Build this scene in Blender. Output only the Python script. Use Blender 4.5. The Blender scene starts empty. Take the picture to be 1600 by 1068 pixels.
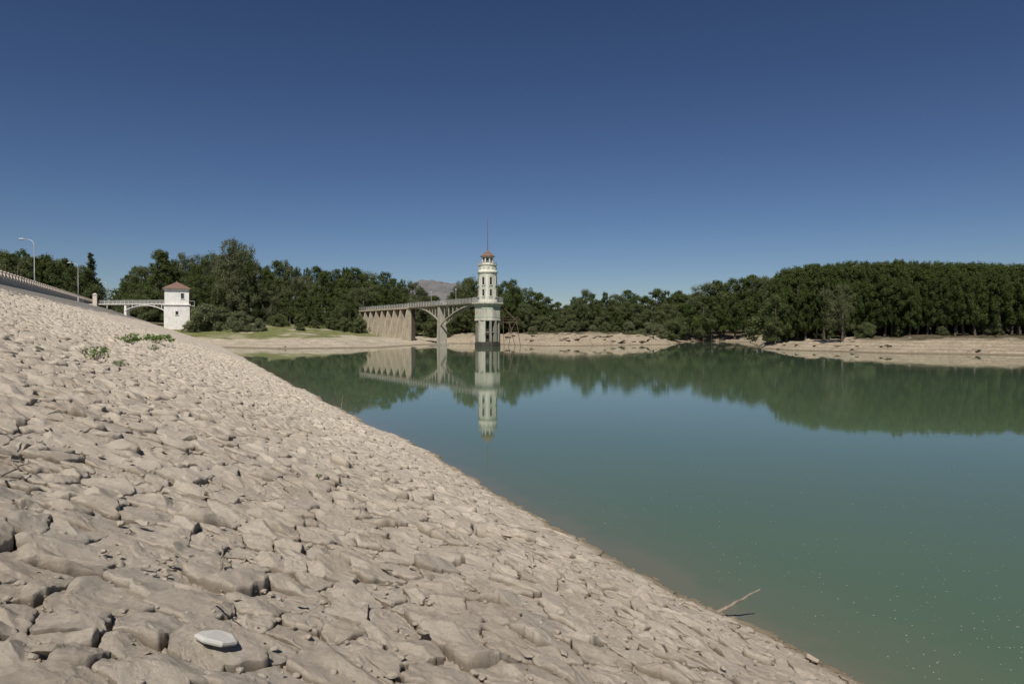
import bpy, math, random
import numpy as np
from mathutils import Vector, Matrix, Euler
random.seed(7); rng=np.random.default_rng(11)
S=bpy.context.scene; C=S.collection
S.view_settings.view_transform='Standard'; S.view_settings.look='None'; S.view_settings.exposure=0
F=1600*24/36.0; HZ=517.0; CAMH=3.2
PITCH=math.atan((534-HZ)/F)
K=.47; XW=6.2; SL=.3175; YEND=206.; Q=math.hypot(1,K)
# ------------------------------------------------------------ pixel calibration helpers
def ray(px,py):
    x=(px-800)/F; y=(534-py)/F; a=PITCH
    return np.array([x, math.cos(a)+y*math.sin(a), -math.sin(a)+y*math.cos(a)])
def on_water(px,py,z=0.):
    d=ray(px,py); t=(z-CAMH)/d[2]; return (d[0]*t,d[1]*t)
def on_slope(px,py):
    d=ray(px,py)
    t=(CAMH-SL*XW)/(-d[2]+SL*(-K*d[1]-d[0])); return (d[0]*t,d[1]*t,CAMH+d[2]*t)
def at(px,Y): return ((px-800)/F*Y, Y)
def zat(py,Y): return CAMH+(HZ-py)/F*Y
def plane(x,y): return SL*(XW-K*y-x)
# ------------------------------------------------------------ numpy noise
def h2(ix,iy,s):
    n=(ix.astype(np.int64)*374761393+iy.astype(np.int64)*668265263+s*1442695041)&0xffffffff
    n=((n^(n>>13))*1274126177)&0xffffffff
    n=((n^(n>>16))*2246822519)&0xffffffff
    n=n^(n>>15)
    return (n&0xffffff)/float(0xffffff)
def vn(x,y,s):
    ix=np.floor(x);iy=np.floor(y);fx=x-ix;fy=y-iy
    fx=fx*fx*fx*(fx*(fx*6-15)+10);fy=fy*fy*fy*(fy*(fy*6-15)+10)
    a=h2(ix,iy,s);b=h2(ix+1,iy,s);c=h2(ix,iy+1,s);d=h2(ix+1,iy+1,s)
    return (a*(1-fx)+b*fx)*(1-fy)+(c*(1-fx)+d*fx)*fy
def fbm(x,y,s,o=4,g=.5):
    r=0;a=1;t=0
    for k in range(o):
        r=r+a*vn(x*2**k+k*17.3,y*2**k-k*9.1,s+k);t+=a;a*=g
    return r/t-.5
def voro(x,y,s):
    ix=np.floor(x);iy=np.floor(y)
    d1=np.full(x.shape,1e9);d2=d1.copy();c1x=d1*0;c1y=d1*0;c2x=d1*0;c2y=d1*0;i1=d1*0;j1=d1*0
    for a in(-1,0,1):
        for b in(-1,0,1):
            gx=ix+a;gy=iy+b
            cx=gx+.5+(h2(gx,gy,s)-.5)*.95;cy=gy+.5+(h2(gx,gy,s+5)-.5)*.95
            d=(cx-x)**2+(cy-y)**2
            n=d<d1;m=(~n)&(d<d2)
            d2=np.where(n,d1,np.where(m,d,d2));c2x=np.where(n,c1x,np.where(m,cx,c2x));c2y=np.where(n,c1y,np.where(m,cy,c2y))
            d1=np.where(n,d,d1);c1x=np.where(n,cx,c1x);c1y=np.where(n,cy,c1y);i1=np.where(n,gx,i1);j1=np.where(n,gy,j1)
    e=(d2-d1)/(2*np.sqrt((c1x-c2x)**2+(c1y-c2y)**2)+1e-6)
    return e,x-c1x,y-c1y,i1,j1
def sst(a,b,x):
    t=np.clip((x-a)/(b-a),0,1); return t*t*(3-2*t)
# ------------------------------------------------------------ materials
def mat(name,rough=.8,spec=.3):
    m=bpy.data.materials.new(name); m.use_nodes=True; nt=m.node_tree
    b=nt.nodes['Principled BSDF']; b.inputs['Roughness'].default_value=rough
    b.inputs['Specular IOR Level'].default_value=spec
    return m,nt,b
def N(nt,t,**k):
    n=nt.nodes.new(t)
    for a,v in k.items():
        if a in n.inputs: n.inputs[a].default_value=v
        else: setattr(n,a,v)
    return n
def mixc(nt,fac,a,b,blend='MIX'):
    m=nt.nodes.new('ShaderNodeMix'); m.data_type='RGBA'; m.blend_type=blend
    for sock,v in((m.inputs['Factor'],fac),(m.inputs['A'],a),(m.inputs['B'],b)):
        if hasattr(v,'is_linked'): nt.links.new(v,sock)
        else: sock.default_value=v if sock.type=='VALUE' else (tuple(v)+(1,) if len(v)==3 else v)
    return m.outputs['Result']
def ramp(nt,src,a,b,lo=0.,hi=1.):
    r=nt.nodes.new('ShaderNodeMapRange'); r.interpolation_type='SMOOTHSTEP'
    nt.links.new(src,r.inputs['Value']); r.inputs['From Min'].default_value=a; r.inputs['From Max'].default_value=b
    r.inputs['To Min'].default_value=lo; r.inputs['To Max'].default_value=hi
    return r.outputs['Result']
def noise(nt,scale,detail=5,rough=.6,vec=None,out='Fac'):
    n=N(nt,'ShaderNodeTexNoise',Scale=scale,Detail=detail,Roughness=rough)
    if vec is None:
        vec=N(nt,'ShaderNodeTexCoord').outputs['Object']
    nt.links.new(vec,n.inputs['Vector']); return n.outputs[out]
def bump(nt,b,src,strength,dist,prev=None):
    u=N(nt,'ShaderNodeBump',Strength=strength,Distance=dist); nt.links.new(src,u.inputs['Height'])
    if prev is not None: nt.links.new(prev,u.inputs['Normal'])
    nt.links.new(u.outputs['Normal'],b.inputs['Normal']); return u.outputs['Normal']
def simple(name,c1,c2,scale=2.,rough=.8,bs=.3,bd=.02,spec=.3,metal=0):
    m,nt,b=mat(name,rough,spec); f=noise(nt,scale,6,.65); f=ramp(nt,f,.35,.65)
    nt.links.new(mixc(nt,f,c1,c2),b.inputs['Base Color'])
    if bs: bump(nt,b,noise(nt,scale*6,5,.6),bs,bd)
    b.inputs['Metallic'].default_value=metal
    return m
def attr(nt,n): return N(nt,'ShaderNodeAttribute',attribute_name=n).outputs['Fac']
def weathered(name,base,stain,streak=.6):
    m,nt,b=mat(name,.85,.25)
    tc=N(nt,'ShaderNodeTexCoord'); mp=N(nt,'ShaderNodeMapping'); mp.inputs['Scale'].default_value=(2.2,2.2,.25)
    nt.links.new(tc.outputs['Object'],mp.inputs['Vector'])
    f=ramp(nt,noise(nt,1.2,6,.65,mp.outputs['Vector']),.46,.72,0,streak)
    g=ramp(nt,noise(nt,.8,5,.6),.4,.7)
    c=mixc(nt,g,base,tuple(x*.84 for x in base)); c=mixc(nt,f,c,stain)
    nt.links.new(c,b.inputs['Base Color']); bump(nt,b,noise(nt,6,5,.6),.3,.03); return m
M={}
M['white']=weathered('white_render',(.80,.78,.73),(.50,.45,.38),.35)
M['cream']=weathered('cream_render',(.70,.665,.56),(.36,.32,.24),.65)
M['drum']=weathered('stained_cream_render',(.50,.475,.385),(.18,.165,.125),.85)
M['green']=weathered('pale_green_render',(.42,.47,.37),(.27,.30,.23),.5)
M['conc']=weathered('old_concrete',(.40,.365,.295),(.15,.13,.10),.75)
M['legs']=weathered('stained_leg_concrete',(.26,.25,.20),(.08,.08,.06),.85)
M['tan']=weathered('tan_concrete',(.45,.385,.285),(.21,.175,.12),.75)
M['tanshade']=weathered('recess_shade_concrete',(.07,.058,.045),(.035,.03,.022),.6)  # darkened concrete: shadow between the buttresses painted into the slab colour
M['wet_shade']=weathered('wet_shade_concrete',(.06,.058,.045),(.03,.028,.022),.7)  # wet waterline plinth; on the tower core it is painted recess shade
M['dark']=simple('dark_opening',(.02,.02,.02),(.04,.038,.035),2,.5,0)
M['glass']=simple('window_glass',(.02,.025,.03),(.035,.04,.045),1,.15,0,spec=.6)
M['metal']=simple('galvanised_steel',(.42,.43,.42),(.54,.54,.52),3,.5,0,metal=.2)
M['rust']=simple('rusty_steel',(.10,.07,.055),(.2,.13,.09),4,.7,.2)
M['paintw']=simple('white_paint',(.60,.59,.55),(.46,.44,.41),3,.5,0)
M['brickp']=simple('parapet_stone',(.72,.63,.52),(.58,.49,.40),1.5,.85,.4)
M['bark']=simple('bark',(.07,.055,.04),(.14,.11,.085),2,.9,.6,.05)
M['wood']=simple('dead_wood',(.19,.155,.12),(.32,.27,.21),12,.85,.5,.004)
M['asph']=simple('asphalt',(.05,.05,.05),(.07,.07,.065),3,.9,.2)
M['bould']=simple('bank_rock',(.37,.31,.225),(.24,.20,.145),1.2,.95,.8,.15)
def tilemat():
    m,nt,b=mat('roof_tile',.85,.2)
    w=N(nt,'ShaderNodeTexWave',Scale=1.6,Distortion=1.0); w.bands_direction='X'
    nt.links.new(N(nt,'ShaderNodeTexCoord').outputs['Object'],w.inputs['Vector'])
    f=ramp(nt,noise(nt,3,5,.6),.35,.65)
    nt.links.new(mixc(nt,f,(.25,.155,.115),(.155,.10,.08)),b.inputs['Base Color']); bump(nt,b,w.outputs['Fac'],.6,.06); return m
M['tile']=tilemat()
def leafmat(name,a,bc,light):
    m,nt,b=mat(name,.7,.12)
    oi=N(nt,'ShaderNodeObjectInfo').outputs['Random']
    c=mixc(nt,attr(nt,'tint'),a,bc); c=mixc(nt,ramp(nt,oi,0,1,0,.85),c,light)
    nt.links.new(c,b.inputs['Base Color'])
    tr=N(nt,'ShaderNodeBsdfTranslucent'); nt.links.new(c,tr.inputs['Color'])
    ms=N(nt,'ShaderNodeMixShader',Fac=.40); nt.links.new(b.outputs[0],ms.inputs[1]); nt.links.new(tr.outputs[0],ms.inputs[2])
    nt.links.new(ms.outputs[0],nt.nodes['Material Output'].inputs['Surface']); return m
M['pine']=leafmat('pine_needles',(.062,.088,.03),(.135,.168,.05),(.108,.14,.042))
M['euc']=leafmat('eucalyptus_leaves',(.105,.12,.06),(.19,.20,.10),(.17,.18,.09))
M['oak']=leafmat('broad_leaves',(.08,.105,.04),(.165,.19,.075),(.15,.17,.078))
M['cyp']=leafmat('cypress_leaves',(.055,.07,.027),(.11,.13,.045),(.08,.10,.035))
M['willow']=leafmat('willow_leaves',(.13,.15,.07),(.24,.255,.13),(.18,.20,.105))
M['weed']=leafmat('weed_leaves',(.12,.19,.045),(.19,.27,.08),(.15,.22,.06))
# ------------------------------------------------------------ mesh building
def npmesh(name,v,f,smooth=False,check=True):
    v=np.asarray(v,dtype=np.float32);f=np.asarray(f,dtype=np.int32)
    me=bpy.data.meshes.new(name); me.vertices.add(len(v)); me.vertices.foreach_set('co',v.ravel())
    k=f.shape[1]; me.loops.add(f.size); me.loops.foreach_set('vertex_index',f.ravel())
    me.polygons.add(len(f)); me.polygons.foreach_set('loop_start',np.arange(len(f),dtype=np.int32)*k)
    try: me.polygons.foreach_set('loop_total',np.full(len(f),k,dtype=np.int32))
    except Exception: pass
    me.update(calc_edges=True); me.polygons.foreach_set('use_smooth',np.full(len(f),smooth)); me.update()
    if check: me.validate()
    return me
def addattr(me,n,vals):
    a=me.attributes.new(n,'FLOAT','POINT'); a.data.foreach_set('value',np.asarray(vals,dtype=np.float32))
def link(name,me,m,parent=None):
    o=bpy.data.objects.new(name,me); C.objects.link(o)
    if m is not None and not me.materials: me.materials.append(m)
    if parent is not None: o.parent=parent
    return o
class MB:
    def __init__(s): s.v=[];s.f=[]
    def add(s,vs,fs):
        o=len(s.v); s.v+= [tuple(p) for p in vs]; s.f+=[tuple(i+o for i in f) for f in fs]
    def hexa(s,b,t):
        s.add(list(b)+list(t),[(3,2,1,0),(4,5,6,7),(0,1,5,4),(1,2,6,5),(2,3,7,6),(3,0,4,7)])
    def box(s,x0,x1,y0,y1,z0,z1):
        s.hexa([(x0,y0,z0),(x1,y0,z0),(x1,y1,z0),(x0,y1,z0)],[(x0,y0,z1),(x1,y0,z1),(x1,y1,z1),(x0,y1,z1)])
    def lathe(s,prof,n=24,a0=0):
        vs=[];fs=[]
        for r,z in prof:
            for i in range(n):
                a=a0+2*math.pi*i/n; vs.append((r*math.cos(a),r*math.sin(a),z))
        for k in range(len(prof)-1):
            for i in range(n):
                j=(i+1)%n; fs.append((k*n+i,k*n+j,(k+1)*n+j,(k+1)*n+i))
        fs.append(tuple(reversed(range(n)))); fs.append(tuple((len(prof)-1)*n+i for i in range(n)))
        s.add(vs,fs)
    def tube(s,pts,rad,n=6):
        pts=[Vector(p) for p in pts]; vs=[];fs=[]
        for k,p in enumerate(pts):
            d=(pts[min(k+1,len(pts)-1)]-pts[max(k-1,0)]).normalized()
            u=d.cross(Vector((0,0,1)) if abs(d.z)<.9 else Vector((1,0,0))).normalized(); w=d.cross(u)
            r=rad[k] if hasattr(rad,'__len__') else rad
            for i in range(n):
                a=2*math.pi*i/n; vs.append(p+u*(r*math.cos(a))+w*(r*math.sin(a)))
        for k in range(len(pts)-1):
            for i in range(n):
                j=(i+1)%n; fs.append((k*n+i,k*n+j,(k+1)*n+j,(k+1)*n+i))
        fs.append(tuple(range(n))); fs.append(tuple((len(pts)-1)*n+i for i in range(n)))
        s.add(vs,fs)
    def mesh(s,name,smooth=False):
        me=bpy.data.meshes.new(name); me.from_pydata([tuple(p) for p in s.v],[],s.f)
        import bmesh
        bm=bmesh.new(); bm.from_mesh(me); bmesh.ops.recalc_face_normals(bm,faces=bm.faces); bm.to_mesh(me); bm.free()
        if smooth:
            for p in me.polygons: p.use_smooth=True
        return me
    def build(s,name,m,parent=None,smooth=False): return link(name,s.mesh(name,smooth),m,parent)
def tag(o,label,cat,group=None):
    o['label']=label;o['category']=cat
    if group: o['group']=group
    return o
def thing(name,label,cat,loc=(0,0,0),rz=0,group=None):
    o=bpy.data.objects.new(name,None); C.objects.link(o); o.location=loc; o.rotation_euler=(0,0,rz); o.empty_display_size=.2
    return tag(o,label,cat,group)
def struct(o): o['kind']='structure'; return o
kids={}
def dup(root,loc,rz=0,sc=None,label=None,group=None,cat=None):
    r=root.copy(); C.objects.link(r); r.location=loc; r.rotation_euler=(0,0,rz)
    if sc is not None: r.scale=sc
    if label: r['label']=label
    if group: r['group']=group
    if cat: r['category']=cat
    for ch in list(kids[root.name]):
        c=ch.copy(); C.objects.link(c); c.parent=r
    return r
# ------------------------------------------------------------ riprap slope
def crest_z(y): return np.clip(8.4+(y-78)*.0225,7.6,11.0)
def sw(x,y): return (-K*x+y)/Q+500., (x+K*y-XW)/Q+500.
def undul(s,w): return fbm(s*.35,w*.35,77,3)*.24
FAR0,FAR1=62.,74.
def stones(x,y,R=None):
    s,w=sw(x,y)
    if R is None: R=np.hypot(x,y)
    wx=fbm(s*1.3,w*1.3,3,2)*.40+fbm(s*7,w*7,13,3,.6)*.065; wy=fbm(s*1.3,w*1.3,31,2)*.40+fbm(s*7,w*7,39,3,.6)*.065
    def layer(sz,seed,hh,gap,k_=1.):
        e,dx,dy,i,j=voro((s+wx*k_)/sz,(w+wy*k_)/(sz*.8),seed)
        e=e*sz;dx=dx*sz;dy=dy*sz
        r=h2(i,j,seed+9); top=np.full(x.shape,9.)
        for k in range(3):
            th=h2(i,j,seed+20+k)*6.283; g=(.02+.15*h2(i,j,seed+30+k)) if k==0 else (.08+.34*h2(i,j,seed+30+k)); c=(.25+.6*h2(i,j,seed+40+k)) if k else 0.
            top=np.minimum(top,hh*(.6+c*1.6)+g*(np.cos(th)*dx+np.sin(th)*dy))
        q=np.clip(e/(gap*(.45+1.3*h2(i,j,seed+60))),0,1); prof=1-(1-q)**2.2
        gp=sst(gap*.35,gap*.08,e)*(.4+.6*h2(i,j,seed+70))
        return (hh*.7*r+np.maximum(top,hh*.1))*prof-gp*hh*.4, r, prof, gp
    hb,rb,pb,gb=layer(.42,101,.075,.05)
    hs,rs,ps,gs=layer(.12,202,.026,.020)
    ht,rt,pt,gt=layer(.05,303,.015,.010)
    f=sst(FAR1,FAR0,R)
    H=hb*(1-f)+(hs+ht*.8-.022)*f
    Rr=rb*(1-f)+rs*f; P=pb*(1-f)+ps*f
    H=H+fbm(s*8,w*8,55,4,.6)*.022+fbm(s*40,w*40,57,3,.65)*.007
    return H-.05+undul(s,w),Rr,P,np.clip((gb+.35*(1-pb))*(1-f)+(gs*.35+.25)*f,0,1)
def build_riprap():
    th=np.radians(np.concatenate([np.arange(-80,-43,.5),np.arange(-43,41,.12),np.arange(41,80,.5)]))
    r=[.5]
    while r[-1]<245: r.append(r[-1]*(1.0058 if 1.4<r[-1]<110 else 1.012))
    r=np.array(r); T,R=np.meshgrid(th,r); x=R*np.sin(T); y=R*np.cos(T)
    p=plane(x,y); cz=crest_z(y)
    keep=(p>-.9)&(p<cz+.35)&(y<YEND)
    h,rid,prof,gap=stones(x,y,R)
    nc=sst(-2.2,-.5,p-cz)
    z=np.minimum(p,cz)+h*(1-nc)-.12*nc
    n,m=x.shape; idx=np.arange(n*m).reshape(n,m)
    q=keep[:-1,:-1]&keep[1:,:-1]&keep[:-1,1:]&keep[1:,1:]
    f=np.stack([idx[:-1,:-1][q],idx[:-1,1:][q],idx[1:,1:][q],idx[1:,:-1][q]],1)
    used=np.unique(f); mp=-np.ones(n*m,dtype=np.int64); mp[used]=np.arange(len(used)); f=mp[f]
    v=np.stack([x.ravel()[used],y.ravel()[used],z.ravel()[used]],1)
    me=npmesh('riprap_slope',v,f,True)
    addattr(me,'stone',rid.ravel()[used]); addattr(me,'gap',gap.ravel()[used]); addattr(me,'base',p.ravel()[used])
    return me
def ripmat(loose=False,grey=False):
    m,nt,b=mat('mud_coated_stone'+('_loose' if loose else '')+('_grey' if grey else ''),.95,.08)
    geo=N(nt,'ShaderNodeNewGeometry'); pos=geo.outputs['Position']
    big=ramp(nt,noise(nt,.8,5,.65,pos),.38,.62); med=ramp(nt,noise(nt,5,6,.65,pos),.35,.68)
    c=mixc(nt,big,(.61,.535,.43),(.53,.455,.36)); c=mixc(nt,ramp(nt,noise(nt,6,7,.7,pos),.42,.70,0,.65),c,(.45,.375,.285))
    c=mixc(nt,ramp(nt,noise(nt,38,6,.75,pos),.42,.66,0,.5),c,(.40,.33,.25))
    if grey: c=mixc(nt,med,(.46,.44,.40),(.54,.515,.47))
    if not loose:
        c=mixc(nt,ramp(nt,attr(nt,'stone'),0,1,0,.4),c,(.66,.585,.475))
        st=ramp(nt,attr(nt,'stone'),.95,.98,0,.5); c=mixc(nt,st,c,(.38,.335,.28))
        c=mixc(nt,ramp(nt,attr(nt,'gap'),.12,.9,0,.75),c,(.25,.20,.145))  # brown dirt in the cracks, with crack shade painted into the albedo
        add=N(nt,'ShaderNodeMath',operation='ADD'); nt.links.new(attr(nt,'base'),add.inputs[0]); 
        nz=ramp(nt,noise(nt,.7,4,.6,pos),.3,.7,-.6,.6); nt.links.new(nz,add.inputs[1])
        c=mixc(nt,ramp(nt,add.outputs[0],5.3,6.0),c,(.23,.21,.185))
        sp=N(nt,'ShaderNodeSeparateXYZ'); nt.links.new(pos,sp.inputs[0])
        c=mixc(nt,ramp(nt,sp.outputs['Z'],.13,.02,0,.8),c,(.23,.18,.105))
    else:
        oi=N(nt,'ShaderNodeObjectInfo').outputs['Random']; c=mixc(nt,ramp(nt,oi,.0,1,0,.5),c,(.63,.555,.445) if not grey else (.48,.46,.42))
    nt.links.new(c,b.inputs['Base Color'])
    if grey: bump(nt,b,noise(nt,30,5,.6,pos),.4,.008); return m
    p=bump(nt,b,noise(nt,18,6,.75,pos),.8,.026); p=bump(nt,b,noise(nt,48,7,.8,pos),1.,.016,p); bump(nt,b,noise(nt,150,5,.8,pos),.9,.006,p)
    return m
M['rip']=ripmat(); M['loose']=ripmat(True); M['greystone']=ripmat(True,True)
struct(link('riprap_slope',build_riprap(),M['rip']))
def sw2world(s_,w_,n_):
    gx=s_*(-K)/Q+(w_+XW/Q)/Q; gy=s_/Q+(w_+XW/Q)*K/Q
    return gx,gy,-SL*w_*Q+undul(s_+500,w_+500)+n_
# fitted slabs: every stone fills its own irregular cell, true 3D sides and overhangs
def stone_field():
    cs,cw=.215,.17
    I,J=np.meshgrid(np.arange(-45,425),np.arange(-122,3)); I=I.ravel();J=J.ravel()
    def cen(I,J): return (I+.5+(h2(I,J,905)-.5)*.92)*cs,(J+.5+(h2(I,J,906)-.5)*.92)*cw
    def kept(I,J):
        big=h2(np.floor(I/4.),np.floor(J/4.),899)
        return h2(I,J,900)>(.08+.58*big)
    k=kept(I,J); I=I[k];J=J[k]; cx,cy=cen(I,J)
    wx,wy,_=sw2world(cx,cy,0)
    D=np.hypot(wx,wy); az=np.degrees(np.arctan2(wx,wy)); pz=-SL*cy*Q
    ok=(D>1.1)&(D<72)&(az>-47)&(az<43)&(pz>.02)&(pz<6.2)&(wy>.4)
    I,J,cx,cy,D,wx,wy=[a[ok] for a in(I,J,cx,cy,D,wx,wy)]
    def build(sel,nA,rings,oct_):
        i,j,x0,y0=I[sel],J[sel],cx[sel],cy[sel]; n=len(i); th=np.linspace(0,2*np.pi,nA,endpoint=False)[None,:]+h2(i,j,907)[:,None]*.5
        inv=np.zeros((n,nA))
        for a in range(-3,4):
            for b in range(-3,4):
                if a==0 and b==0: continue
                kk=kept(i+a,j+b); qx,qy=cen(i+a,j+b); vx=qx-x0;vy=qy-y0; L=np.hypot(vx,vy); ph=np.arctan2(vy,vx)
                c=np.maximum(np.cos(th-ph[:,None]),0)*2/L[:,None]; inv+=np.where(kk[:,None],c**18,0)
        r=np.maximum(inv,1e-12)**(-1/18.); r=np.minimum(r,.42)
        g=.002+.016*h2(i,j,908)**1.8; r=r-g[:,None]
        ax=x0[:,None]+np.cos(th)*r+500; ay=y0[:,None]+np.sin(th)*r+500
        r=r*(1+.30*fbm(ax*7,ay*7,71,3,.6)+.34*fbm(ax*26,ay*26,72,3,.6))
        r=np.maximum(r,.02); rm=r.mean(1)
        near=np.clip((-SL*y0*Q)/.6,.35,1)
        h=(.020+.062*h2(i,j,909)**1.3)*np.clip(rm/.11,.6,1.3)*near
        tl=h2(i,j,910)*6.283; tg=.015+.17*h2(i,j,911)**1.6
        V=[];G=[]
        for rho,eta in rings:
            dx=np.cos(th)*r*rho; dy=np.sin(th)*r*rho; X_=x0[:,None]+dx; Y_=y0[:,None]+dy
            nn=np.where(eta<-.5,-.06,h[:,None]*eta)
            top=nn*0+9
            for q in range(5):
                a=h2(i,j,920+q)*6.283; sl=.15+.75*h2(i,j,930+q); c=h[:,None]*(.6+.9*h2(i,j,940+q)[:,None])
                top=np.minimum(top,c+sl[:,None]*(np.cos(a)[:,None]*dx+np.sin(a)[:,None]*dy)*1.0)
            if eta>.3: nn=np.minimum(nn,np.maximum(top,h[:,None]*.28*eta))
            wgt=np.clip(eta,0,1)
            nn=nn+wgt*((np.cos(tl)*tg)[:,None]*dx+(np.sin(tl)*tg)[:,None]*dy)
            nn=nn+wgt*(fbm((X_+500)*7,(Y_+500)*7,81,oct_,.6)*.034+(np.floor(vn((X_+500)*14,(Y_+500)*14,86)*3)/3-.33)*.012+fbm((X_+500)*38,(Y_+500)*38,82,3,.6)*.014)
            gx,gy,gz=sw2world(X_,Y_,nn-.028)
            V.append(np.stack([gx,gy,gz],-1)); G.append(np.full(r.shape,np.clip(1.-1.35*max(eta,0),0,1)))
        V=np.stack(V,1); G=np.stack(G,1)
        R_=len(rings); base=np.arange(R_*nA).reshape(R_,nA)
        nx=np.roll(base,-1,1); fc=np.stack([base[:-1],nx[:-1],nx[1:],base[1:]],-1).reshape(-1,4)
        return V.reshape(n,R_*nA,3),G.reshape(n,R_*nA),fc,h2(i,j,950),-SL*y0*Q
    ringsA=[(1.,-.9),(1.01,-.1),(1.012,.4),(1.0,.74),(.975,.91),(.935,.98),(.87,1.),(.79,1.01),(.70,1.02),(.60,1.02),(.49,1.02),(.38,1.02),(.26,1.02),(.13,1.02),(.004,1.02)]
    ringsB=[(1.,-.9),(1.01,.4),(.98,.85),(.90,1.),(.66,1.02),(.36,1.02),(.004,1.02)]
    ringsC=[(1.02,-.6),(.98,.78),(.8,1.),(.004,1.02)]
    order=np.argsort(D); single=order[:300]; rest=order[300:]
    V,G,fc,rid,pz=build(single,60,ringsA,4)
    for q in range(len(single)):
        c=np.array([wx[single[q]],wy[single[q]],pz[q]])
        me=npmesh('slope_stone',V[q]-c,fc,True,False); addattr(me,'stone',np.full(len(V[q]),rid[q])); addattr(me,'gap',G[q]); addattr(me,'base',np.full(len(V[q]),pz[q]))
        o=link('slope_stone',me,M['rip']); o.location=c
        tag(o,'mud-caked beige stone bedded tightly among its neighbours in the near slope','stone','stones bedded in the near slope')
    vs=[];fs=[];st=[];gp=[];ba=[];off=0; cnt=[]
    for lo,hi,nA,rg,oc in((0,9,46,ringsA,4),(9,24,24,ringsB,3),(24,99,10,ringsC,2)):
        sel=rest[(D[rest]>=lo)&(D[rest]<hi)]; cnt.append(len(sel))
        V,G,fc,rid,pz=build(sel,nA,rg,oc); n,m,_=V.shape
        vs.append(V.reshape(-1,3)); fs.append((fc[None]+np.arange(n)[:,None,None]*m+off).reshape(-1,4)); off+=n*m
        st.append(np.repeat(rid,m)); gp.append(G.ravel()); ba.append(np.repeat(pz,m))
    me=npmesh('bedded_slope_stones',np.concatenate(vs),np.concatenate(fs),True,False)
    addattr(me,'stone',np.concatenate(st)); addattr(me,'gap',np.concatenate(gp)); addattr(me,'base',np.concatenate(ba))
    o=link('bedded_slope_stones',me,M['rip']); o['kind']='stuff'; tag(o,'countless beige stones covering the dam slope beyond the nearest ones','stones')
    print('STONES',cnt)
stone_field()
def rubble():
    import bmesh
    bm=bmesh.new(); bmesh.ops.create_icosphere(bm,subdivisions=2,radius=1); bv=np.array([v.co[:] for v in bm.verts]); bf=np.array([[v.index for v in f.verts] for f in bm.faces]); bm.free()
    r=np.random.default_rng(3); n=12000
    d=1.3+26*r.random(n)**1.6; az=np.radians(r.uniform(-45,42,n)); x=d*np.sin(az);y=d*np.cos(az); p=plane(x,y); k=(p>.0)&(p<4.8); x,y,d,p=x[k],y[k],d[k],p[k]; n=len(x)
    sz=(.004+.018*r.random(n)**3.2)*(1+d*.03)
    s,w=sw(x,y); z=p+undul(s,w)-.038+.012*np.clip(p/.5,.3,1)+sz*.2+.024*r.random(n)*np.clip(p/.6,.2,1)
    sc=np.stack([sz*r.uniform(.8,1.4,n),sz*r.uniform(.7,1.1,n),sz*r.uniform(.4,.8,n)],-1)
    V=bv[None]*(1+.34*(r.random((n,len(bv),1))-.5))
    V=V*sc[:,None,:]; a=r.random(n)*6.28; ca,sa=np.cos(a)[:,None],np.sin(a)[:,None]
    V=np.stack([V[...,0]*ca-V[...,1]*sa,V[...,0]*sa+V[...,1]*ca,V[...,2]],-1)+np.stack([x,y,z],-1)[:,None,:]
    me=npmesh('stone_rubble',V.reshape(-1,3),(bf[None]+np.arange(n)[:,None,None]*len(bv)).reshape(-1,3),False,False)
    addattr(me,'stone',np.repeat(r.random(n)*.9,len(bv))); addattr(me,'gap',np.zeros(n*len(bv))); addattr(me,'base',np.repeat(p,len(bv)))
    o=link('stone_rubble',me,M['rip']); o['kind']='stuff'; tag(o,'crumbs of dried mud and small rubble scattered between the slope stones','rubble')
rubble()
# ------------------------------------------------------------ terrain
shore_px=[(358,543),(430,545),(520,544),(600,543),(640,540),(672,538),(700,536.5),(740,536.5),(790,538),(850,540),(900,540),(960,539),(1010,538.5),(1050,538),(1066,534),(1100,533),(1140,533),(1172,535),(1192,544),(1230,547),(1300,549),(1400,552),(1500,553.5),(1600,555)]
SH=[on_water(*p) for p in shore_px]
POLY=np.array([(-8.8-K*-200,-200),(-8.8-K*118,118),(-66,131)]+SH+[(95,84),(150,70),(300,40),(600,-50),(600,-200)])
def sdf(x,y):
    d=np.full(x.shape,1e9); ins=np.zeros(x.shape,bool); n=len(POLY)
    for i in range(n):
        a=POLY[i];b=POLY[(i+1)%n];e=b-a
        t=np.clip(((x-a[0])*e[0]+(y-a[1])*e[1])/(e@e),0,1)
        d=np.minimum(d,np.hypot(x-a[0]-t*e[0],y-a[1]-t*e[1]))
        c=((a[1]>y)!=(b[1]>y)); xx=(b[0]-a[0])*(y-a[1])/(b[1]-a[1]+1e-12)+a[0]; ins^=c&(x<xx)
    return np.where(ins,-d,d)
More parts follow.
